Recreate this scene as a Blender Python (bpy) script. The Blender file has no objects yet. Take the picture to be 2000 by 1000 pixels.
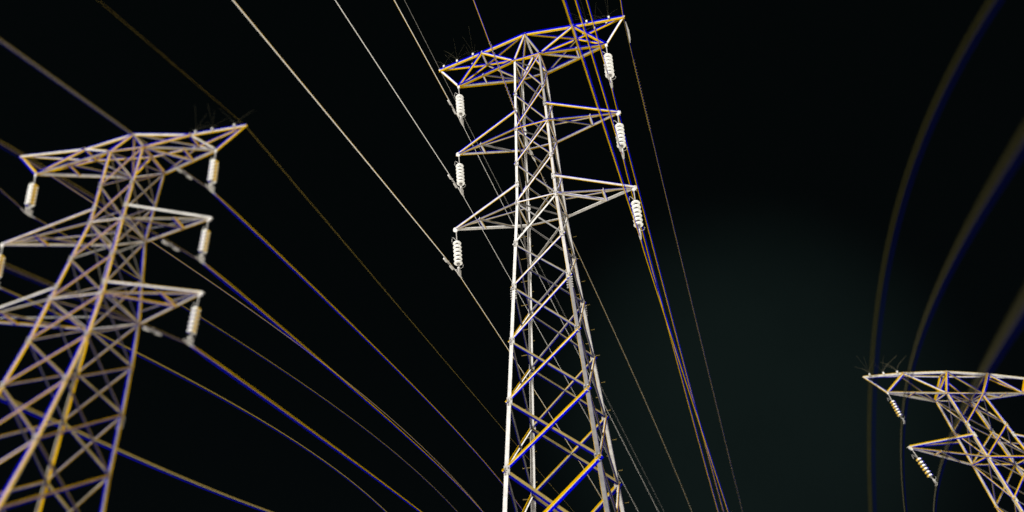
import bpy, math, random
from mathutils import Vector as V, Matrix

random.seed(7)
C = bpy.context.scene.collection
SC = bpy.context.scene
H = 20.9                       # height of the fitted origin above the ground
# ------------------------------------------------------------------ camera
F_PX, YAW, PITCH, ROLL = 1402.087, -0.290368, 0.602537, -0.048486
CAM = V((5.67404, -23.88355, -19.19578 + H))
fwd = V((math.sin(YAW)*math.cos(PITCH), math.cos(YAW)*math.cos(PITCH), math.sin(PITCH)))
rt0 = V((math.cos(YAW), -math.sin(YAW), 0)); up0 = rt0.cross(fwd)
rt = rt0*math.cos(ROLL) + up0*math.sin(ROLL); up = -rt0*math.sin(ROLL) + up0*math.cos(ROLL)
cd = bpy.data.cameras.new('camera'); cam = bpy.data.objects.new('camera', cd); C.objects.link(cam)
M = Matrix((rt, up, -fwd)).transposed().to_4x4(); M.translation = CAM
cam.matrix_world = M
cd.sensor_width = 36; cd.lens = F_PX/2000*36; cd.clip_start = 0.1; cd.clip_end = 4000
cd.dof.use_dof = True; cd.dof.focus_distance = 32.0
cd.dof.aperture_fstop = cd.lens/1000/0.115
SC.camera = cam
# ------------------------------------------------------------------ night sky
SUN_EL, SUN_AZ = math.radians(52), math.radians(196)     # azimuth of the lamp seen from the pylons, from +y towards +x
wd = bpy.data.worlds.new('World'); SC.world = wd; wd.use_nodes = True
nt = wd.node_tree; N = nt.nodes; LK = nt.links
for n in list(N): N.remove(n)
out = N.new('ShaderNodeOutputWorld'); bg = N.new('ShaderNodeBackground'); bg2 = N.new('ShaderNodeBackground'); addw = N.new('ShaderNodeAddShader')
sky = N.new('ShaderNodeTexSky'); sky.sky_type = 'NISHITA'; sky.sun_disc = False
sky.sun_elevation = SUN_EL; sky.sun_rotation = SUN_AZ
bg.inputs['Strength'].default_value = 0.0002
LK.new(sky.outputs[0], bg.inputs[0])
# faint greenish city glow in one part of the night sky, broken up by thin cloud
tc = N.new('ShaderNodeTexCoord'); dot = N.new('ShaderNodeVectorMath'); dot.operation = 'DOT_PRODUCT'
gx, gy = (1450-1000)/F_PX, -(800-500)/F_PX
gd = (rt*gx + up*gy + fwd).normalized()
dot.inputs[1].default_value = gd
LK.new(tc.outputs['Generated'], dot.inputs[0])
mr = N.new('ShaderNodeMapRange'); mr.interpolation_type = 'SMOOTHSTEP'
mr.inputs['From Min'].default_value = 0.955; mr.inputs['From Max'].default_value = 1.0
mr.inputs['To Min'].default_value = 0.0; mr.inputs['To Max'].default_value = 1.0
LK.new(dot.outputs['Value'], mr.inputs['Value'])
nz = N.new('ShaderNodeTexNoise'); nz.inputs['Scale'].default_value = 7; nz.inputs['Detail'].default_value = 6
LK.new(tc.outputs['Generated'], nz.inputs['Vector'])
nzm = N.new('ShaderNodeMapRange'); nzm.inputs['To Min'].default_value = 0.75; nzm.inputs['To Max'].default_value = 1.25
LK.new(nz.outputs[0], nzm.inputs['Value'])
mu = N.new('ShaderNodeMath'); mu.operation = 'MULTIPLY'; LK.new(mr.outputs[0], mu.inputs[0]); LK.new(nzm.outputs[0], mu.inputs[1])
mix = N.new('ShaderNodeMix'); mix.data_type = 'RGBA'
mix.inputs['A'].default_value = (0.0005, 0.0009, 0.00075, 1); mix.inputs['B'].default_value = (0.0028, 0.0052, 0.0045, 1)
LK.new(mu.outputs[0], mix.inputs['Factor']); LK.new(mix.outputs['Result'], bg2.inputs[0])
LK.new(bg.outputs[0], addw.inputs[0]); LK.new(bg2.outputs[0], addw.inputs[1]); LK.new(addw.outputs[0], out.inputs[0])
# ------------------------------------------------------------------ the one lamp
sl = bpy.data.lights.new('sun', 'SUN'); sl.energy = 5.0; sl.angle = math.radians(10); sl.color = (1.0, 0.97, 0.92)
so = bpy.data.objects.new('sun', sl); C.objects.link(so)
sd = V((math.sin(SUN_AZ)*math.cos(SUN_EL), math.cos(SUN_AZ)*math.cos(SUN_EL), math.sin(SUN_EL)))   # towards the lamp
so.rotation_euler = sd.to_track_quat('Z', 'Y').to_euler(); so.location = (0, -60, 60)
vs = SC.view_settings; vs.view_transform = 'Standard'; vs.look = 'None'; vs.exposure = 0.6; vs.gamma = 1.0

# ------------------------------------------------------------------ materials
def mat(name, col, rough=0.6, metal=0.0, var=0.25, scale=6.0, spec=0.3):
    m = bpy.data.materials.new(name); m.use_nodes = True
    nt = m.node_tree; b = nt.nodes['Principled BSDF']
    tc = nt.nodes.new('ShaderNodeTexCoord')
    n = nt.nodes.new('ShaderNodeTexNoise'); n.inputs['Scale'].default_value = scale; n.inputs['Detail'].default_value = 5
    nt.links.new(tc.outputs['Object'], n.inputs['Vector'])
    r = nt.nodes.new('ShaderNodeValToRGB')
    r.color_ramp.elements[0].position = 0.3; r.color_ramp.elements[1].position = 0.7
    r.color_ramp.elements[0].color = (*[c*(1-var) for c in col], 1); r.color_ramp.elements[1].color = (*[min(1, c*(1+var*.5)) for c in col], 1)
    nt.links.new(n.outputs[0], r.inputs[0]); nt.links.new(r.outputs[0], b.inputs['Base Color'])
    b.inputs['Roughness'].default_value = rough; b.inputs['Metallic'].default_value = metal
    b.inputs['Specular IOR Level'].default_value = spec
    return m
STEEL = mat('galvanised_steel', (0.40, 0.385, 0.365))
DULL = mat('dull_galvanised_steel', (0.47, 0.455, 0.41))
PALE = mat('pale_galvanised_steel', (0.56, 0.545, 0.525))  # paler steel for A and B legs, rising braces, chords and fittings
DARK = mat('shaded_steel', (0.14, 0.134, 0.13))  # darker copy of the steel, shade painted into some members
OCHRE = mat('ochre_fringe', (0.46, 0.275, 0.001), var=.15, spec=.0)  # yellow side of the lens colour fringe, built as strips on the steel
BLUE = mat('blue_paint', (0.001, 0.001, 0.40), var=.15, spec=.0)  # blue side of the same lens fringe
BLUE_M = mat('deep_blue_fringe', (0.001, 0.001, 0.30), var=.15, spec=.0)
OCHRE_D = mat('dull_ochre', (0.20, 0.14, 0.02), var=.2)  # lens fringe on the darker members, also step bolts and one strand
BLUE_D = mat('dark_blue_fringe', (0.002, 0.002, 0.15), var=.15, spec=.0)
PORC = mat('white_porcelain', (0.93, 0.93, 0.905), rough=.35, var=.06)
BLUE_G = mat('blue_fringe_glaze', (0.004, 0.004, 0.45), rough=.4, var=.05)  # lens fringe put into the disc colour, with the ochre one below
OCHRE_G = mat('ochre_fringe_glaze', (0.66, 0.42, 0.03), rough=.4, var=.05)
CEM = mat('insulator_cap_iron', (0.20, 0.19, 0.18))
ALU = mat('bright_aluminium_wire', (0.85, 0.84, 0.82), var=.05)
OLIVE = mat('olive_cable_sheath', (0.032, 0.029, 0.005), var=.1, spec=.05)
NAVY = mat('navy_fringe', (0.001, 0.002, 0.045), var=.1, spec=.0)  # lens fringe beside the slack wires, built as a second strand
GREY = mat('dull_wire', (0.35, 0.34, 0.32), var=.1)
BRASS = mat('ochre_wire', (0.60, 0.37, 0.003), var=.1, spec=.0)
BRASS_D = mat('dull_ochre_fringe_wire', (0.30, 0.21, 0.02), var=.1)
BWIRE = mat('blue_fringe_wire', (0.003, 0.003, 0.62), var=.1, spec=.0)  # blue lens fringe beside the wires, built as offset strands
BWIRE_D = mat('dark_blue_fringe_wire', (0.003, 0.003, 0.22), var=.1, spec=.0)
RUST = mat('dark_spike_wire', (0.06, 0.055, 0.03), var=.2)
GROUND = mat('pale_bounce_ground', (0.62, 0.60, 0.55), rough=.95, var=.2, scale=.4, spec=.1)  # unseen ground, made pale to bounce fill light onto the undersides

# ------------------------------------------------------------------ mesh helpers
class MB:
    def __init__(s): s.v = []; s.f = []; s.m = []; s.mats = []
    def mi(s, m):
        if m not in s.mats: s.mats.append(m)
        return s.mats.index(m)
    def add(s, vs, fs, m):
        o = len(s.v); k = s.mi(m); s.v += [V(p) for p in vs]
        for f in fs: s.f.append([o+i for i in f]); s.m.append(k)
    def slab(s, a, b, v, n, v0, v1, n0, n1, m):
        """bar from a to b whose section spans v0..v1 along v and n0..n1 along n"""
        vs = [p + v*x + n*y for p in (a, b) for x, y in ((v0, n0), (v1, n0), (v1, n1), (v0, n1))]
        s.add(vs, [(3, 2, 1, 0), (4, 5, 6, 7), (0, 1, 5, 4), (1, 2, 6, 5), (2, 3, 7, 6), (3, 0, 4, 7)], m)
    def tube(s, pts, r, m, n=6, caps=True):
        rings = []
        for i, p in enumerate(pts):
            t = (pts[min(i+1, len(pts)-1)] - pts[max(i-1, 0)]).normalized()
            a = t.cross(V((0, 0, 1)) if abs(t.z) < .95 else V((1, 0, 0))).normalized(); b = t.cross(a)
            rr = r[i] if isinstance(r, (list, tuple)) else r
            rings.append([p + (a*math.cos(2*math.pi*k/n) + b*math.sin(2*math.pi*k/n))*rr for k in range(n)])
        vs = [q for g in rings for q in g]
        fs = [(i*n+k, i*n+(k+1) % n, (i+1)*n+(k+1) % n, (i+1)*n+k) for i in range(len(rings)-1) for k in range(n)]
        if caps: fs += [tuple(range(n))[::-1], tuple((len(rings)-1)*n+k for k in range(n))]
        s.add(vs, fs, m)
    def lathe(s, prof, c, m, n=20, sides=None):
        vs = [V((c[0]+r*math.cos(2*math.pi*k/n), c[1]+r*math.sin(2*math.pi*k/n), c[2]+z)) for r, z in prof for k in range(n)]
        fs = [(i*n+k, i*n+(k+1) % n, (i+1)*n+(k+1) % n, (i+1)*n+k) for i in range(len(prof)-1) for k in range(n)]
        s.add(vs, fs, m)
        if sides:                      # left and right sides coloured as lens fringes
            left, right, lim = sides; kl, kr = s.mi(left), s.mi(right)
            for q in range(len(fs)):
                an = math.cos(2*math.pi*((q % n)+.5)/n)
                if an > lim: s.m[q-len(fs)] = kr
                elif an < -lim: s.m[q-len(fs)] = kl
    def build(s, name, parent=None, origin=V((0, 0, 0)), smooth=False):
        me = bpy.data.meshes.new(name)
        me.from_pydata([tuple(p-origin) for p in s.v], [], s.f)
        for m in s.mats: me.materials.append(m)
        me.polygons.foreach_set('material_index', s.m)
        if smooth: me.polygons.foreach_set('use_smooth', [True]*len(s.f))
        me.update()
        o = bpy.data.objects.new(name, me); C.objects.link(o)
        if parent: o.parent = parent
        return o
def thing(name, label, cat, loc, group=None):
    o = bpy.data.objects.new(name, None); C.objects.link(o); o.location = loc; o.empty_display_size = .3
    o['label'] = label; o['category'] = cat
    if group: o['group'] = group
    return o
def tag(o, label, cat, group=None):
    o['label'] = label; o['category'] = cat
    if group: o['group'] = group

# ------------------------------------------------------------------ ground
g = MB(); n = 48; R = 3000
vs = []; fs = []
for i in range(n+1):
    for j in range(n+1):
        u = (i/n*2-1); v = (j/n*2-1)
        x = R*u*abs(u)**1.5; y = R*v*abs(v)**1.5
        vs.append(V((x, y, 0 if abs(x) < 60 and abs(y) < 60 else -1.5*random.random())))
fs = [(i*(n+1)+j, (i+1)*(n+1)+j, (i+1)*(n+1)+j+1, i*(n+1)+j+1) for i in range(n) for j in range(n)]
g.add(vs, fs, GROUND)
go = g.build('ground'); go['kind'] = 'structure'

# ------------------------------------------------------------------ pylons
SX = {'A': -1, 'B': -1, 'C': 1, 'D': 1}; SY = {'A': -1, 'C': -1, 'B': 1, 'D': 1}
class Pylon:
    def __init__(s, spec, label):
        s.d = spec; q = spec['q']; s.sc = math.exp(q[4]); s.q = q
        s.order = spec['order']; s.pc = spec['pc']; s.k = spec['k']
        base = s.W((0, 0, s.zb())); s.base = V((base.x, base.y, 0))
        s.root = thing('transmission_pylon', label, 'pylon', s.base, 'steel lattice pylons')
    def zb(s): return (-H - s.q[2])/s.sc
    def W(s, X):
        X = V(X)*s.sc; X.x += s.q[5]*X.z; X.y += s.q[6]*X.z
        c, t = math.cos(s.q[3]), math.sin(s.q[3])
        return V((c*X.x - t*X.y + s.q[0], t*X.x + c*X.y + s.q[1], X.z + s.q[2] + H))
    def z(s, k):
        z = s.d['z']; return z[k] if k in z else s.zb()
    def n(s, leg, k):
        w = s.d['w'][k]; nf = s.d.get('splay', {}).get(k, 1.0) if leg in 'AC' else 1.0
        return V((SX[leg]*w, SY[leg]*w*s.d['ry']*nf, s.z(k)))
    def tip(s, k, sd):
        d = s.d; z = d['z']
        if k == '0': return V((sd*d['a0']+d['dx'], 0, d['zt0']))
        if k == 'm': return V((sd*d['am']+d['dx'], 0, z['m']+d['ztm']))
        if k == 't': return V((sd*d['at']+d['dx'], 0, z['t']+d['ztt']))
        if k == 'p': return V((sd*d['ap']+d['dx'], 0, d['zpk']))
    def member(s, mb, a, b, nrm, w, core=None, flange=1, dark=False, fr=1.0, ext=0.0, lift=0.0):
        """rolled steel angle from a to b: one leg lies in the face with normal nrm, strips imitating the lens fringe beside it"""
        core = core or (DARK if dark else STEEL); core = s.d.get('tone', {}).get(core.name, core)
        a = V(a); b = V(b); u = (b-a).normalized(); a = a-u*ext; b = b+u*ext
        nrm = V(nrm); nrm = (nrm - u*nrm.dot(u)).normalized(); v = nrm.cross(u).normalized()
        if v.z < -1e-6 or (abs(v.z) < 1e-6 and v.x < 0): v = -v
        mid = (a+b)/2; r = V((mid.x-s.pc[0], 0, mid.z-s.pc[1]))
        sh = s.k*r.dot(v)*fr                    # signed width of the lens-fringe strips
        a = a+nrm*lift; b = b+nrm*lift
        A, B = s.W(a), s.W(b); k = s.sc
        # world-space section axes
        U = (B-A).normalized(); Nw = (s.W(a+nrm*.1)-A); Nw = (Nw-U*Nw.dot(U)).normalized(); Vw = Nw.cross(U).normalized()
        if Vw.dot(s.W(a+v*.1)-A) < 0: Vw = -Vw
        t = .014*k; h = w/2*k; e = abs(sh)*k
        hi, lo = (BLUE, OCHRE) if sh > 0 else (OCHRE, BLUE)
        if dark: hi, lo = (BLUE_D if q is BLUE else OCHRE_D for q in (hi, lo))  # darker fringe copies on the shaded members
        hi, lo = (s.d.get('tone', {}).get(q.name, q) for q in (hi, lo))
        cw = max(2*h-e, .25*h)/2; e = min(e, 2*h*1.1)
        if e > .006*k:
            mb.slab(A, B, Vw, Nw, -cw, cw, -t, 0, core)
            mb.slab(A, B, Vw, Nw, cw, cw+e, -t*1.2, -t*.2, hi)
            mb.slab(A, B, Vw, Nw, -cw-e, -cw, -t*1.2, -t*.2, lo)
        else:
            mb.slab(A, B, Vw, Nw, -h, h, -t, 0, core); cw = h
        if flange: mb.slab(A, B, Vw, Nw, cw-t*1.3, cw-t*.2, -t-1.6*h, -t, core)
    def part(s, name, mems, parent=None):
        mb = MB()
        for m in mems: s.member(mb, *m[0], **m[1]) if isinstance(m[0], tuple) else None
        return mb.build(name, parent or s.root, s.base)
    def build(s, dark_rule, lw=(.09, .14), bw=(.054, .08), cwid=.092):
        n = s.n; od = s.order; Fn = {'AC': V((0, -1, 0)), 'BD': V((0, 1, 0)), 'AB': V((-1, 0, 0)), 'CD': V((1, 0, 0))}
        zt, zb = s.z(od[0]), s.z(od[-1])
        f = lambda z: max(0, min(1, (zt-z)/(zt+12)))
        # ---- four legs, each an angle section with its splice plates and gussets
        for L in 'ABCD':
            mb = MB()
            for k0, k1 in zip(od[:-1], od[1:]):
                a, b = n(L, k0), n(L, k1); w = (lw[0]+(lw[1]-lw[0])*f((a.z+b.z)/2))*s.d.get('lwm', 1)
                ny, nx = V((0, SY[L], 0)), V((SX[L], 0, 0))
                off = V((-SX[L]*w/2, 0, 0)); offy = V((0, -SY[L]*w/2, 0))
                dk = dark_rule(L, k0)  # leg segments painted in shade
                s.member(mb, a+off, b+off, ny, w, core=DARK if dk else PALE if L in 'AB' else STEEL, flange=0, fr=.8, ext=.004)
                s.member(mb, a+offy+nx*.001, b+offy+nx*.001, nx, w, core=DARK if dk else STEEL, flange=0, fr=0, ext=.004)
                # gusset plate and bolt heads where the braces land
                g0 = b+off*1.3+ny*.012
                if k1 != od[-1]:
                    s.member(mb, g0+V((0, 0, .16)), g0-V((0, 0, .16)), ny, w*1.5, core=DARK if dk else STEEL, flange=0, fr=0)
                    for q in range(4):
                        c = s.W(g0+V(((q % 2-.5)*w*.8, 0, (q//2-.5)*.2))+ny*.02)
                        mb.tube([c-V((0, .02, 0)), c+V((0, .02, 0))], .022*s.sc, STEEL, 6)
            if L in s.d['splice']:
                kz = s.d['splice'][L]; c0 = n(L, kz)
                for q in range(5):
                    for e in (-1, 1):
                        p = s.W(c0+V((e*.09-SX[L]*.05, SY[L]*.03, -.12-.11*q)))
                        mb.tube([p-V((.03, 0, 0)), p+V((.03, 0, 0))], .026*s.sc, STEEL, 6)
            mb.build('leg', s.root, s.base)
        # ---- X braces, panel by panel, face by face
        for fc, nv in Fn.items():
            p, q = fc
            for k0, k1 in zip(s.panels[:-1], s.panels[1:]):
                zc = (s.z(k0)+s.z(k1))/2; w = bw[0]+(bw[1]-bw[0])*f(zc); w *= s.d.get('bwm', 1)
                a0, b0, a1, b1 = n(p, k0), n(q, k0), n(p, k1), n(q, k1)
                ins = -nv*.022
                up_, dn = ((a1, b0), (a0, b1))         # rising to the right / falling to the right
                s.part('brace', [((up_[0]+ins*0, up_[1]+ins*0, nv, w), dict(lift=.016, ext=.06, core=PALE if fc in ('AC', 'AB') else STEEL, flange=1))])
                s.part('brace', [((dn[0], dn[1], nv, w*.92), dict(lift=-.02, ext=.03, dark=True))])  # falling braces get the painted shade
            for k in s.d['rings']:
                w = .062
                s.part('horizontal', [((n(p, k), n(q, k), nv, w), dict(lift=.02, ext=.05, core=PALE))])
        for k in s.d['rings']:
            s.part('plan_brace', [((n('A', k), n('D', k), V((0, 0, -1)), .05), dict(dark=True, lift=.02))])
        # ---- cross-arms
        for k, ku in (('0', '0u'), ('m', 'mu')):
            for sd in (-1, 1):
                N1, N2 = ('A', 'B') if sd < 0 else ('C', 'D')
                T = s.tip(k, sd); a, b, au, bu = n(N1, k), n(N2, k), n(N1, ku), n(N2, ku)
                tu = T+V((0, 0, .10))
                arm = s.part('crossarm', [((T+V((sd*.14, 0, .02)), T-V((sd*.2, 0, -.02)), V((0, -1, 0)), .17), dict(core=PALE, fr=.4)),
                                          ((T+V((sd*.05, 0, .12)), T+V((sd*.05, 0, -.12)), V((0, -1, 0)), .1), dict(core=PALE, fr=.0, lift=.02))])
                fa, fb = V((0, -1, 0)), V((0, 1, 0))
                dn_ = V((0, -.35, -1))
                s.part('chord', [((T, a, V((0, -.5, -.5)), cwid*.8), dict(core=STEEL))], arm)
                s.part('chord', [((T, b, V((0, -.5, -.6)), cwid*1.15), dict(core=PALE))], arm)
                s.part('chord', [((tu, au, fa, cwid*1.15), dict(core=PALE))], arm)
                s.part('chord', [((tu, bu, V((0, -1, .2)), cwid*.7), dict(dark=True))], arm)
                ca, cb = T.lerp(a, .40), T.lerp(b, .40)
                s.part('strut', [((ca, cb, V((0, -.3, -1)), .10), dict(core=PALE, ext=.05, lift=.02))], arm)
                if sd < 0: s.part('strut', [((ca, T.lerp(b, .8), V((0, -.3, -1)), .07), dict(dark=True, lift=.03))], arm)
                else: s.part('strut', [((cb, a, V((0, -.3, -1)), .10), dict(core=PALE, lift=.03))], arm) if k == '0' else s.part('strut', [((cb, a.lerp(T, .1), V((0, -.3, -1)), .06), dict(dark=True, lift=.03))], arm)
        # ---- top beam with the two earth-wire peaks
        d = s.d; apN = V((0, -d['ya'], d['zap'])); apF = V((0, d['ya'], d['zap']))
        nz = V((0, -1, 0))
        beam = s.part('top_beam', [((apN, apF, V((0, 0, -1)), .1), dict(core=PALE)),
                                   ((apN, n('A', 't'), nz, .1), {}), ((apN, n('C', 't'), nz, .09), dict(dark=True)),
                                   ((apN+V((.05, 0, 0)), n('B', 't'), nz, .09), dict(core=PALE)), ((apF, n('D', 't'), nz, .08), {}),
                                   ((apF, n('B', 't'), nz, .11), dict(lift=.02))])
        for sd in (-1, 1):
            N1, N2 = ('A', 'B') if sd < 0 else ('C', 'D')
            P, T = s.tip('p', sd), s.tip('t', sd); nN = V((sd*d['an'], -d['yn'], d['zn'])); nF = V((sd*d['an'], d['yn'], d['zn']))
            a, b = n(N1, 't'), n(N2, 't')
            s.part('chord', [((P, nN, nz, .16), dict(fr=1.1, ext=.05)), ((nN, apN, nz, .16), dict(fr=1.1, ext=.03))], beam)
            s.part('chord', [((P, nF, nz, .09), dict(core=STEEL)), ((nF, apF, nz, .09), dict(core=STEEL))], beam)
            s.part('chord', [((T, a, V((0, -.8, -.5)), .11), dict(core=STEEL, ext=.06))], beam)
            s.part('chord', [((T, b, V((0, -.8, -.6)), .15), dict(core=PALE, ext=.06))], beam)
            s.part('strut', [((P, T, nz, .11), dict(core=PALE, ext=.08))], beam)
            s.part('strut', [((nN, T, nz, .11), dict(core=STEEL, lift=.02))], beam)
            s.part('strut', [((nF, T, nz, .07), dict(core=STEEL))], beam)
            s.part('strut', [((nN, a, nz, .12), dict(core=STEEL, lift=.02))], beam)
            s.part('strut', [((nF, b, nz, .07), dict(dark=True))], beam)
            s.part('strut', [((nN, nF, V((0, 0, -1)), .10), dict(core=PALE, ext=.06))], beam)
            s.part('strut', [((apN, nF, V((0, -.6, -1)), .07), dict(core=STEEL))], beam)
            ca, cb = T.lerp(a, .45), T.lerp(b, .45)
            s.part('strut', [((ca, cb, V((0, -.3, -1)), .08), dict(core=PALE, ext=.05, lift=.02))], beam)
            s.part('strut', [((cb if sd > 0 else ca, a if sd > 0 else b, V((0, -.3, -1)), .11 if sd > 0 else .07), dict(lift=.03, dark=sd < 0))], beam)
            # bird deterrent spikes: a small block and a fan of thin wires
            for k, (t, far) in enumerate(s.d['spikes'].get(sd, ())):
                p = P.lerp(nF if far else nN, t) + V((0, -.02, .06))
                mb = MB(); w = s.W(p); e = s.sc
                mb.slab(w, w+V((0, 0, .14*e)), V((1, 0, 0)), V((0, 1, 0)), -.045*e, .045*e, -.04*e, .04*e, PALE)
                for j in range(6):
                    an = random.uniform(0, 6.28); tl = random.uniform(.15, .6); ln = random.uniform(.55, .95)*e
                    dv = V((math.cos(an)*tl, math.sin(an)*tl, 1)); pts = [w+V((0, 0, .12*e))+dv*ln*q*.5+V((math.cos(an), math.sin(an), 0))*ln*.16*q*q for q in (0, .5, 1, 1.6, 2)]
                    mb.tube(pts, (.0035*e), RUST, 4)
                mb.build('bird_spike', beam, s.base)
        # ---- step bolts
        for L in s.d['steps']:
            z0, z1 = s.z('0')-.5, s.zb()+2.2; zz = z0; i = 0
            ks = [k for k in od if s.z(k) <= s.z('m')]
            while zz > z1:
                for k0, k1 in zip(ks[:-1], ks[1:]):
                    if s.z(k1) <= zz <= s.z(k0):
                        p = n(L, k0).lerp(n(L, k1), (s.z(k0)-zz)/(s.z(k0)-s.z(k1)))
                        big = i % 2 == 0; sg = -1 if big else 1
                        ln = (.20 if L == 'B' else .10) if big else .05
                        st = p + V((-.18 if big and L == 'B' else 0, 0, 0))
                        mb = MB(); A, B = s.W(p+V((sg*.05, SY[L]*.03, 0))), s.W(p+V((sg*(.05+ln+.1), SY[L]*.03, 0)))
                        mb.tube([A, B, B+V((0, 0, .03))], .012*s.sc, OCHRE_D, 6)
                        mb.build('step_bolt', s.root, s.base)
                zz -= .56; i += 1

def spec(q, z, w, arms, ry, **kw):
    d = dict(q=q, z=z, w=w, ry=ry, dx=0.0); d.update(arms); d.update(kw)
    return d
def fill(d, order):
    """widths and heights of in-between levels"""
    z, w = d['z'], d['w']
    return d
def extend(z, w, keys, zs, slope):
    """lower panels down to the ground, splaying outward"""
    last = keys[0]; wl = w[last]; zl = z[last]
    for i, zz in enumerate(zs):
        k = 'g%d' % i; z[k] = zz; w[k] = wl + slope*(zl-zz); keys.append(k)
def mid(z, w, k, a, b, t=.5):
    z[k] = z[a]*(1-t)+z[b]*t; w[k] = w[a]*(1-t)+w[b]*t

def wlin(z, wt, w0, w5, zt, z5):
    return w0+(wt-w0)*z/zt if z >= 0 else w0+(w5-w0)*z/z5
# middle pylon
z = {'t': 9.2107, 'mu': 5.5967, 'm': 4.4371, '0u': 1.0106, '0': 0.0, '1': -2.2062, '2': -4.3152, '3': -6.7468, '4': -9.1514, '5': -11.6076, '6': -14.4, '7': -17.5, '8': -20.8}
w = {k: wlin(v, .6796, .9116, 1.6155, 9.2107, -11.6076) for k, v in z.items()}
mid(z, w, 'tm', 't', 'm', .51); mid(z, w, 'm0', 'm', '0', .49)
MID = spec([0, 0, 0, 0, 0, 0, 0], z, w, dict(a0=4.0, am=3.8844, at=3.9051, ap=4.9771, an=2.4538, zt0=.0237, ztm=.0762, ztt=.0632, zpk=10.9432, zap=10.8363, zn=10.8136, yn=.4156, ya=.7688),
           .967, order=['t', 'tm', 'mu', 'm', 'm0', '0u', '0', '1', '2', '3', '4', '5', '6', '7', '8'], rings=['t', 'm', '0'], pc=(-.4, -1.2), k=.0095,
           splice={'C': '2', 'D': '2', 'A': '2'}, steps='BD', spikes={-1: [(.10, 0), (.42, 0), (.80, 0), (.30, 1), (.70, 1)], 1: [(.28, 0), (.72, 0), (.35, 1), (.6, 1), (.85, 1)]})
# left pylon: shorter and wider, on a nearer line
z = {'t': 9.1773, 'mu': 5.4164, 'm': 4.5718, '0u': .6631, '0': 0.0, '1': -2.2369, '2': -4.5267, '3': -7.207, '4': -10.0, '5': -13.2, '6': -17.3, '7': -21.88}
w = {'t': .9344, 'mu': .8885, 'm': .8782, '0u': 1.2242, '0': 1.2829, '1': 1.3757, '2': 1.4267, '3': 1.46, '4': 1.56, '5': 1.75, '6': 1.95, '7': 2.15}
mid(z, w, 'tm', 't', 'm', .5); mid(z, w, 'm0', 'm', '0', .5)
LEFT = spec([-4.4234, -15.7167, -12.5843, .1735, -.9676, -.0418, -.0091], z, w, dict(a0=5.7713, am=5.4886, at=5.1412, ap=6.55, an=2.9949, zt0=.3496, ztm=.1268, ztt=.1714, zpk=10.8744, zap=10.3941, zn=10.2513, yn=.45, ya=.9, dx=-.7574),
            1.1196, order=['t', 'tm', 'mu', 'm', 'm0', '0u', '0', '1', '2', '3', '4', '5', '6', '7'], rings=['t', 'm', '0'], pc=(19, 2.5), k=.0075,
            splice={'D': '2'}, steps='', lwm=.85, bwm=.8, tone={'galvanised_steel': DULL, 'blue_paint': BLUE_M}, splay={'1': 1.12, '2': 1.4, '3': 1.75, '4': 2.15, '5': 2.55, '6': 2.9, '7': 3.3}, spikes={1: [(.2, 0), (.6, 0), (.9, 0)], -1: []})  # blue_paint is the blue lens fringe on the steel
# right pylon: larger and far
z = {'t': 8.9235, 'mu': 6.2074, 'm': 4.8321, '0u': 1.01, '0': 0.0, '1': -2.2, '2': -4.3, '3': -6.7, '4': -8.5}
w = {'t': 1.1679, 'mu': 1.2918, 'm': 1.3546, '0u': 1.55, '0': 1.6, '1': 1.75, '2': 1.9, '3': 2.1, '4': 2.25}
mid(z, w, 'tm', 't', 'm', .5); mid(z, w, 'm0', 'm', '0', .5)
RIGHT = spec([28.2032, 45.3997, -7.9654, .4234, .4055, -.1088, .1497], z, w, dict(a0=5.4, am=5.0208, at=4.4447, ap=5.3526, an=2.7939, zt0=.5, ztm=.7858, ztt=.3031, zpk=10.2843, zap=10.535, zn=10.4855, yn=.1756, ya=.331),
             .5, order=['t', 'tm', 'mu', 'm', 'm0', '0u', '0', '1', '2', '3', '4'], rings=['t', 'm', '0'], pc=(-14, 13.0), k=.0075,
             splice={}, steps='', tone={'galvanised_steel': DULL, 'pale_galvanised_steel': DULL, 'blue_paint': BLUE_M}, spikes={-1: [(.15, 0), (.5, 0), (.85, 0)], 1: []}, lwm=1.25, bwm=.85)  # blue_paint is the blue lens fringe on the steel
pyl = {}
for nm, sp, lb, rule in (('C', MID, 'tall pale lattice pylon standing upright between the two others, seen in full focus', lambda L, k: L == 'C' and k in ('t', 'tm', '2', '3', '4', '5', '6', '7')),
                         ('L', LEFT, 'lattice pylon with ochre and blue lens-fringed steel cut off by the left picture edge', lambda L, k: False),
                         ('R', RIGHT, 'distant leaning lattice pylon cut off by the right bottom corner', lambda L, k: False)):
    p = Pylon(sp, lb); p.panels = [k for k in sp['order'] if k not in ('mu', '0u')]
    p.build(rule); pyl[nm] = p

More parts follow.
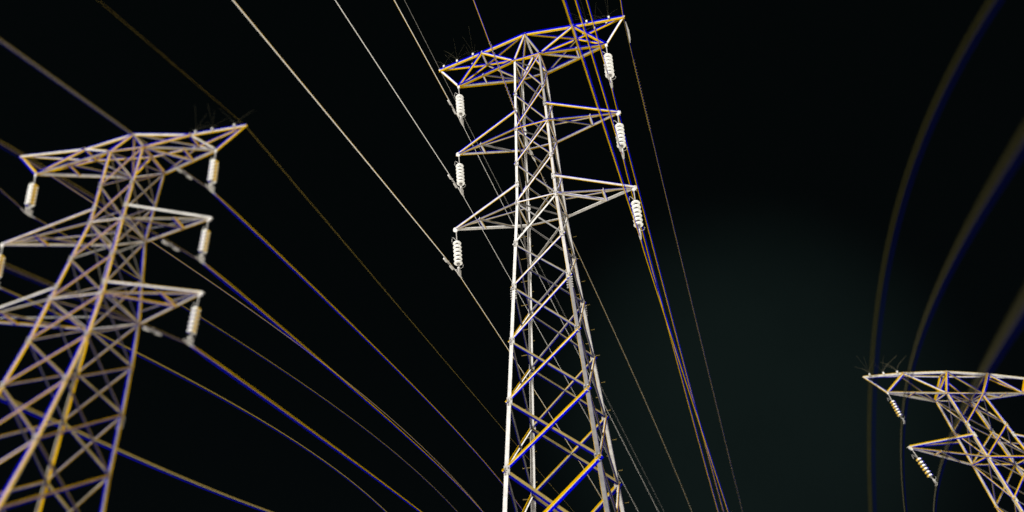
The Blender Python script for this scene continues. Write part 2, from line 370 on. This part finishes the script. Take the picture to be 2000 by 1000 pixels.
# ------------------------------------------------------------------ insulator strings
def make_insulator(core, sides):
    root = bpy.data.objects.new('insulator_string', None); C.objects.link(root); root.empty_display_size = .2
    Z = V((0, 0, 1))
    mb = MB(); mb.tube([V((0, 0, .05)), V((0, 0, -.62))], .022, STEEL, 8)
    mb.slab(V((0, 0, .06)), V((0, 0, -.12)), V((1, 0, 0)), V((0, 1, 0)), -.05, .05, -.02, .02, PALE)
    mb.tube([V((0, 0, -.55)), V((0, 0, -.70))], .04, CEM, 8)
    mb.build('hanger_rod', root)
    for k in range(6):
        zz = -.74-.21*k
        mb = MB()
        mb.lathe([(.06, .055), (.11, .042), (.16, .022), (.180, -.004), (.187, -.022), (.178, -.038), (.15, -.052), (.10, -.048), (.06, -.04)], (0, 0, zz), core, 28, sides)
        d = mb.build('disc', root, smooth=True)
        cp = MB(); cp.lathe([(.0, .09), (.07, .085), (.085, .06), (.08, .04)], (0, 0, zz), CEM, 14); cp.lathe([(.075, -.046), (.07, -.07), (.065, -.11), (.0, -.12)], (0, 0, zz), CEM, 14)
        cp.build('cap', d, smooth=True)
    mb = MB(); mb.tube([V((0, 0, -1.83)), V((.02, 0, -2.02)), V((.03, 0, -2.2))], [.045, .035, .03], PALE, 8)
    for q in range(4):
        mb.tube([V((.03, -.16+.0*q, -2.22-.07*q+.06)), V((.03, .16, -2.22-.07*q+.06))], .032-.004*q, PALE, 8)
    mb.tube([V((0, -.34, -2.36)), V((0, -.1, -2.41)), V((0, .1, -2.41)), V((0, .34, -2.36))], [.02, .035, .035, .02], PALE, 8)
    mb.build('clamp', root)
    mb = MB(); mb.tube([V((0, 0, -.62)), V((-.08, 0, -.5)), V((-.16, 0, -.38)), V((-.2, 0, -.36)), V((-.22, 0, -.44)), V((-.23, 0, -.60))], .012, GREY, 5)
    mb.build('arcing_horn', root)
    mb = MB(); mb.tube([V((0, 0, -2.1)), V((.12, 0, -2.12)), V((.2, 0, -2.08)), V((.23, 0, -2.0)), V((.2, 0, -1.97))], .012, GREY, 5)
    mb.build('arcing_horn', root)
    return root
def copy_tree(o, parent=None):
    c = o.copy(); C.objects.link(c); c.parent = parent
    for ch in o.children: copy_tree(ch, c)
    return c
PROTO = {'C': (PORC, None), 'L': (PORC, (BLUE_G, OCHRE_G, .76)), 'R': (PORC, (OCHRE_G, BLUE_G, .35))}
proto = {}
INS = [  # pylon, level, side, length, swing in metres at the bottom (x), label
    ('C', '0', -1, 2.4129, .14, 'lowest left white insulator string of the middle pylon'),
    ('C', 'm', -1, 2.4425, .14, 'left white insulator string under the second arm of the middle pylon'),
    ('C', 't', -1, 2.6844, .16, 'left white insulator string hanging from the top beam of the middle pylon'),
    ('C', '0', 1, 2.5116, -.08, 'lowest right white insulator string of the middle pylon'),
    ('C', 'm', 1, 2.6128, -.10, 'right white insulator string under the second arm of the middle pylon'),
    ('C', 't', 1, 2.8769, -.10, 'right white insulator string hanging from the top beam of the middle pylon'),
    ('L', '0', 1, .9714, .032, 'lowest insulator string on the right of the left pylon'),
    ('L', 'm', 1, .9566, .065, 'insulator string on the second right arm of the left pylon'),
    ('L', 't', 1, 1.0849, .13, 'insulator string under the right end of the top beam of the left pylon'),
    ('L', 't', -1, 1.1318, .28, 'blurred insulator string under the left end of the left pylon top beam'),
    ('L', 'm', -1, 1.0109, .28, 'insulator string half cut off by the left picture edge'),
    ('R', 't', -1, 2.95, .45, 'slanting insulator string under the top beam of the distant right pylon'),
    ('R', 'm', -1, 3.3, .9, 'slanting insulator string under the lower arm of the distant right pylon'),
]
bottoms = {}
for pn, k, sd, ln, sw, lb in INS:
    T = pyl[pn].W(pyl[pn].tip(k, sd)) - V((0, 0, .02))
    if pn not in proto: o = proto[pn] = make_insulator(*PROTO[pn])
    else: o = copy_tree(proto[pn])
    o.location = T; s = ln/2.41; o.scale = (s, s, s)
    ang = math.atan2(sw, ln)
    o.rotation_euler = (0, -ang, 0)
    tag(o, lb, 'insulator', 'hanging insulator strings')
    bottoms[pn+k+('R' if sd > 0 else 'L')] = T + Matrix.Rotation(-ang, 3, 'Y') @ V((0, 0, -2.41*s))
b0 = pyl['L'].W(pyl['L'].tip('0', -1)); bottoms['L0L'] = b0 - V((0, 0, 1.0109))

# ------------------------------------------------------------------ conductors and earth wires
def span(P, prm, side):
    ph, s, c = prm; out = []
    ts = [-(i/70.0)**1.3*46 for i in range(71)] if side == 'near' else [(i/110.0)**2*400 for i in range(111)]
    for t in ts:
        a = abs(t); dz = s*a + c*a*a
        if c > .001 and a > 22:            # past the crest of the lowest left wire: sag back down
            b = a-22; dz = s*22 + c*484 + (s+44*c)*b - .006*b*b
        p = P + V((math.sin(ph)*t, math.cos(ph)*t, dz))
        if p.z < .4: break
        if side == 'far' and a > 20 and len(out) > 2 and (p-out[-1]).normalized().z < -.16 and c < -.001: break
        out.append(p)
    return out
def damper(pt, u, e, parent, org, m):
    """Stockbridge damper: clamp, short messenger and two weights below the wire"""
    mb = MB(); dn = V((0, 0, -1)); c = pt + dn*.10*e; Z = V((0, 0, 1))
    mb.tube([pt+Z*.03*e, c], .028*e, STEEL, 6)
    mb.tube([c-u*.42*e, c+u*.42*e], .012*e, STEEL, 5)
    for sg in (-1, 1):
        mb.tube([c+u*sg*.16*e, c+u*sg*.22*e, c+u*sg*.48*e], [.03*e, .055*e, .05*e], m, 8)
    mb.build('vibration_damper', parent, org)
X1 = lambda x, z=0: V((x, 0, z))
# name key, attach point, near, far, strands near [(offset, radius, material)], strands far, dampers near, label
LYL = 'lower line'
CON = [  # offset ochre and blue strands imitate the lens fringe of each wire
 ('C0L', (-.011886, -.080576, -.000505), (-.052826, .04118, -.000618), [(X1(0), .017, ALU), (X1(.02), .005, BRASS)], [(X1(.0), .012, ALU), (X1(-.022), .007, BRASS)], [1.2],
  'white wire crossing from the top left to the lowest left insulator of the middle pylon', 'power line'),
 ('CmL', (-.004024, -.05682, .000196), (-.019252, -.014892, -.000423), [(X1(0), .017, ALU)], [(X1(0), .012, ALU)], [1.1],
  'white wire to the second left insulator of the middle pylon', 'power line'),
 ('CtL', (-.017243, -.053443, .000294), (-.003554, -.061311, .000004), [(X1(0), .016, ALU), (X1(-.024), .007, BRASS)], [(X1(0), .012, ALU)], [1.3],
  'white wire to the upper left insulator of the middle pylon', 'power line'),
 ('C0R', (-.002255, -.062179, .000377), (.009306, -.054701, .000363), [(X1(-.026), .020, BRASS), (X1(.026), .018, BWIRE)], [(X1(-.030), .018, BRASS), (X1(.038), .016, BWIRE)], [],
  'ochre wire to the lowest right insulator of the middle pylon, leftmost of three', 'power line'),
 ('CmR', (-.004681, -.059925, .000314), (-.014934, -.084473, .000724), [(X1(-.026), .020, BRASS), (X1(.026), .018, BWIRE)], [(X1(-.030), .018, BRASS), (X1(.038), .016, BWIRE)], [1.0],
  'ochre wire to the second right insulator of the middle pylon, middle of three', 'power line'),
 ('CtR', (-.00425, -.059749, .000302), (-.010056, -.107887, .000751), [(X1(-.026), .018, BRASS), (X1(.026), .018, BWIRE)], [(X1(-.030), .018, BRASS), (X1(.038), .016, BWIRE)], [1.0],
  'ochre wire to the upper right insulator of the middle pylon, rightmost of three', 'power line'),
 ('LtR', (-.049769, -.201172, -.000107), (-.189513, .195747, -.000773), [(V((.03, 0, .03)), .013, BRASS_D), (X1(0), .007, GREY), (V((-.03, 0, -.03)), .012, BWIRE_D)], [(V((.045, 0, .04)), .024, BRASS), (V((-.045, 0, -.04)), .024, BWIRE)], [.75],
  'ochre wire through the highest right insulator of the left pylon', 'power line'),
 ('LmR', (-.071466, -.198978, .000094), (-.229777, .189687, -.000713), [(V((.04, 0, .04)), .012, BRASS_D), (V((-.04, 0, -.04)), .011, BWIRE_D)], [(V((.045, 0, .045)), .024, BRASS), (V((-.045, 0, -.045)), .024, BWIRE)], [.8],
  'ochre wire through the second right insulator of the left pylon', 'power line'),
 ('L0R', (-.096341, -.204693, .000247), (-.182729, .097582, -.000581), [(V((.04, 0, .04)), .012, BRASS_D), (V((-.04, 0, -.04)), .011, BWIRE_D)], [(V((.04, 0, .05)), .026, BRASS), (V((-.04, 0, -.05)), .026, BWIRE)], [.9],
  'ochre wire through the lowest right insulator of the left pylon', 'power line'),
 ('LtL', (-.203846, -.023358, .0003), (-.173405, .20, -.0020), [(V((.03, 0, .04)), .010, BRASS_D), (V((-.03, 0, -.04)), .010, BWIRE_D)], [(V((.03, 0, .05)), .018, BRASS_D), (V((-.03, 0, -.05)), .016, BWIRE_D)], [],
  'dim ochre wire from the blurred upper left insulator of the left pylon', 'power line'),
 ('LmL', None, (-.234828, .212614, -.002704), [], [(V((.03, 0, .07)), .036, BRASS_D), (V((-.03, 0, -.07)), .034, BWIRE_D)], [],
  'dull ochre wire behind the lowest right arm of the left pylon, second lowest at left', 'power line'),
 ('L0L', None, (-.305059, .109914, .001361), [], [(V((.03, 0, .11)), .085, OCHRE_D), (X1(0), .02, GREY), (V((-.03, 0, -.10)), .075, BWIRE_D)], [],
  'thick blurred olive and blue wire, lowest of all at the left', 'power line'),
]
for key, near, far, sn, sf, dmp, lb, cat in CON:
    P = bottoms[key]
    root = thing('power_line', lb, cat, P, 'conductors of the three pylons')
    for side, prm, st in (('near', near, sn), ('far', far, sf)):
        if prm is None: continue
        pts = span(P, prm, side)
        for off, r, m in st:
            mb = MB(); k = len(pts)
            sc_ = .34 if key[0] == 'L' else .85
            mb.tube([p + off*(sc_ if key[0] == 'L' else 1.0)*min(1, (i+.5)/6) for i, p in enumerate(pts)], r*sc_, m, 6)
            mb.build('strand', root, P, smooth=True)
        if side == 'near' or near is None:
            u = (pts[6]-pts[1]).normalized(); e = .4 if key[0] == 'L' else 1.0
            for dd in dmp: damper(P+(pts[4]-P).normalized()*dd, u, e, root, P, PALE)
# earth wires on the peaks
EW = [('C', -1, (-.03385, -.048528, .000301), (.002034, -.056585, -.000056), [(X1(0), .0075, GREY)], [(X1(0), .0075, GREY)], 'thin grey earth wire over the left end of the middle pylon'),
      ('C', 1, (-.067206, -.06213, .0003), (.000815, -.062034, .000602), [(X1(-.02), .012, BRASS), (X1(.02), .012, BWIRE)], [(X1(-.02), .010, BRASS_D), (X1(.022), .009, BWIRE_D)], 'thin ochre lens-fringed earth wire over the right end of the middle pylon'),
      ('L', 1, (-.016856, -.198837, .000287), (-.050161, .022733, .00008), [(X1(0), .0014, BRASS_D)], [(X1(0), .0032, BRASS_D)], 'thin dim earth wire passing the right end of the left pylon beam'),
      ('L', -1, None, (-.118594, .18557, -.002434), [], [(X1(.01), .010, BRASS_D), (X1(-.01), .008, BWIRE_D)], 'thin dim earth wire from the left end of the left pylon beam')]
for pn, sd, near, far, sn, sf, lb in EW:
    P = pyl[pn].W(pyl[pn].tip('p', sd))
    root = thing('earth_wire', lb, 'earth wire', P, 'earth wires on the beam ends')
    for side, prm, st in (('near', near, sn), ('far', far, sf)):
        if prm is None: continue
        pts = span(P, prm, side)
        for off, r, m in st:
            mb = MB(); mb.tube([p+off for p in pts], r, m, 5); mb.build('strand', root, P, smooth=True)
        if pn == 'C' and sd == 1 and side == 'far':
            mb = MB()                       # preformed dead-end grip and the spiral damper
            u = (pts[8]-pts[2]).normalized()
            mb.tube([P+u*.25+V((.05, 0, -.1)), P+u*.7+V((.08, 0, -.2)), P+u*1.2+V((.06, 0, -.2)), P+u*1.6+V((.03, 0, -.05))], [.02, .05, .05, .02], PALE, 7)
            mb.build('dead_end_grip', root, P)
            mb = MB(); a = V((1, 0, 0)); b = V((0, 0, 1))
            mb.tube([P+u*(2.8+i*.035)+(a*math.cos(i*1.0)+b*math.sin(i*1.0))*.05 + V((-.0, 0, -.0002*i)) for i in range(150)], .009, BRASS_D, 4)
            mb.build('spiral_damper', root, P)
# fibre cable through the middle pylon
P = pyl['C'].W(V((-.45, .35, 4.0)))
root = thing('fibre_cable', 'cable with spiral dampers passing through the body of the middle pylon', 'cable', P)
for side, prm, st in (('near', (-.058154, -.046454, .000267), [(X1(-.012), .012, BRASS), (X1(.012), .010, BWIRE)]), ('far', (-.012283, .082257, -.000607), [(X1(0), .010, GREY), (X1(-.012), .006, BRASS)])):
    pts = span(P, prm, side)
    for off, r, m in st:
        mb = MB(); mb.tube([p+off for p in pts], r, m, 5); mb.build('strand', root, P, smooth=True)
    u = (pts[8]-pts[2]).normalized(); a = V((1, 0, 0)); b = V((0, 0, 1))
    mb = MB(); d0 = 2.6 if side == 'near' else 2.4
    mb.tube([P+u*(d0+i*.035)+(a*math.cos(i*1.0)+b*math.sin(i*1.0))*.045 for i in range(120 if side == 'near' else 60)], .010, GREY, 4)
    mb.build('spiral_damper', root, P)
    mb = MB(); mb.tube([P, P+u*.25, P+u*.7, P+u*1.0], [.03, .075, .06, .02], PALE, 8); mb.build('dead_end_grip', root, P)
# slack wires hanging in front of the right pylon
GH = [((8.0291, -15.3055, -14.2836), (-0.096, -0.1857, -0.05627), 0.012, 'leftmost of the three dim curved wires hanging before the right pylon'),
      ((8.4334, -14.8122, -14.8025), (-3.0206, -0.2319, -0.00827), 0.014, 'middle of the three dim curved wires hanging before the right pylon'),
      ((8.5327, -13.9823, -15.917), (12.7369, 0.1915, -0.0024), 0.016, 'rightmost of the three dim curved wires hanging before the right pylon')]
for P, (ph, s, c), r, lb in GH:
    P = V(P)+V((0, 0, H)); root = thing('slack_wire', lb, 'power line', P, 'slack wires on the right')
    pts = [P+V((math.sin(ph)*t, math.cos(ph)*t, s*t+c*t*t)) for t in [x*.25-22 for x in range(181)]]
    pts = [p for p in pts if p.z > .2 and (p-P).length < 30]
    for off, m in ((-.034, OLIVE), (.034, NAVY)):  # navy strand stands in for the lens fringe of the olive wire
        mb = MB(); mb.tube([p+V((off, 0, 0)) for p in pts], r, m, 6); mb.build('strand', root, P, smooth=True)
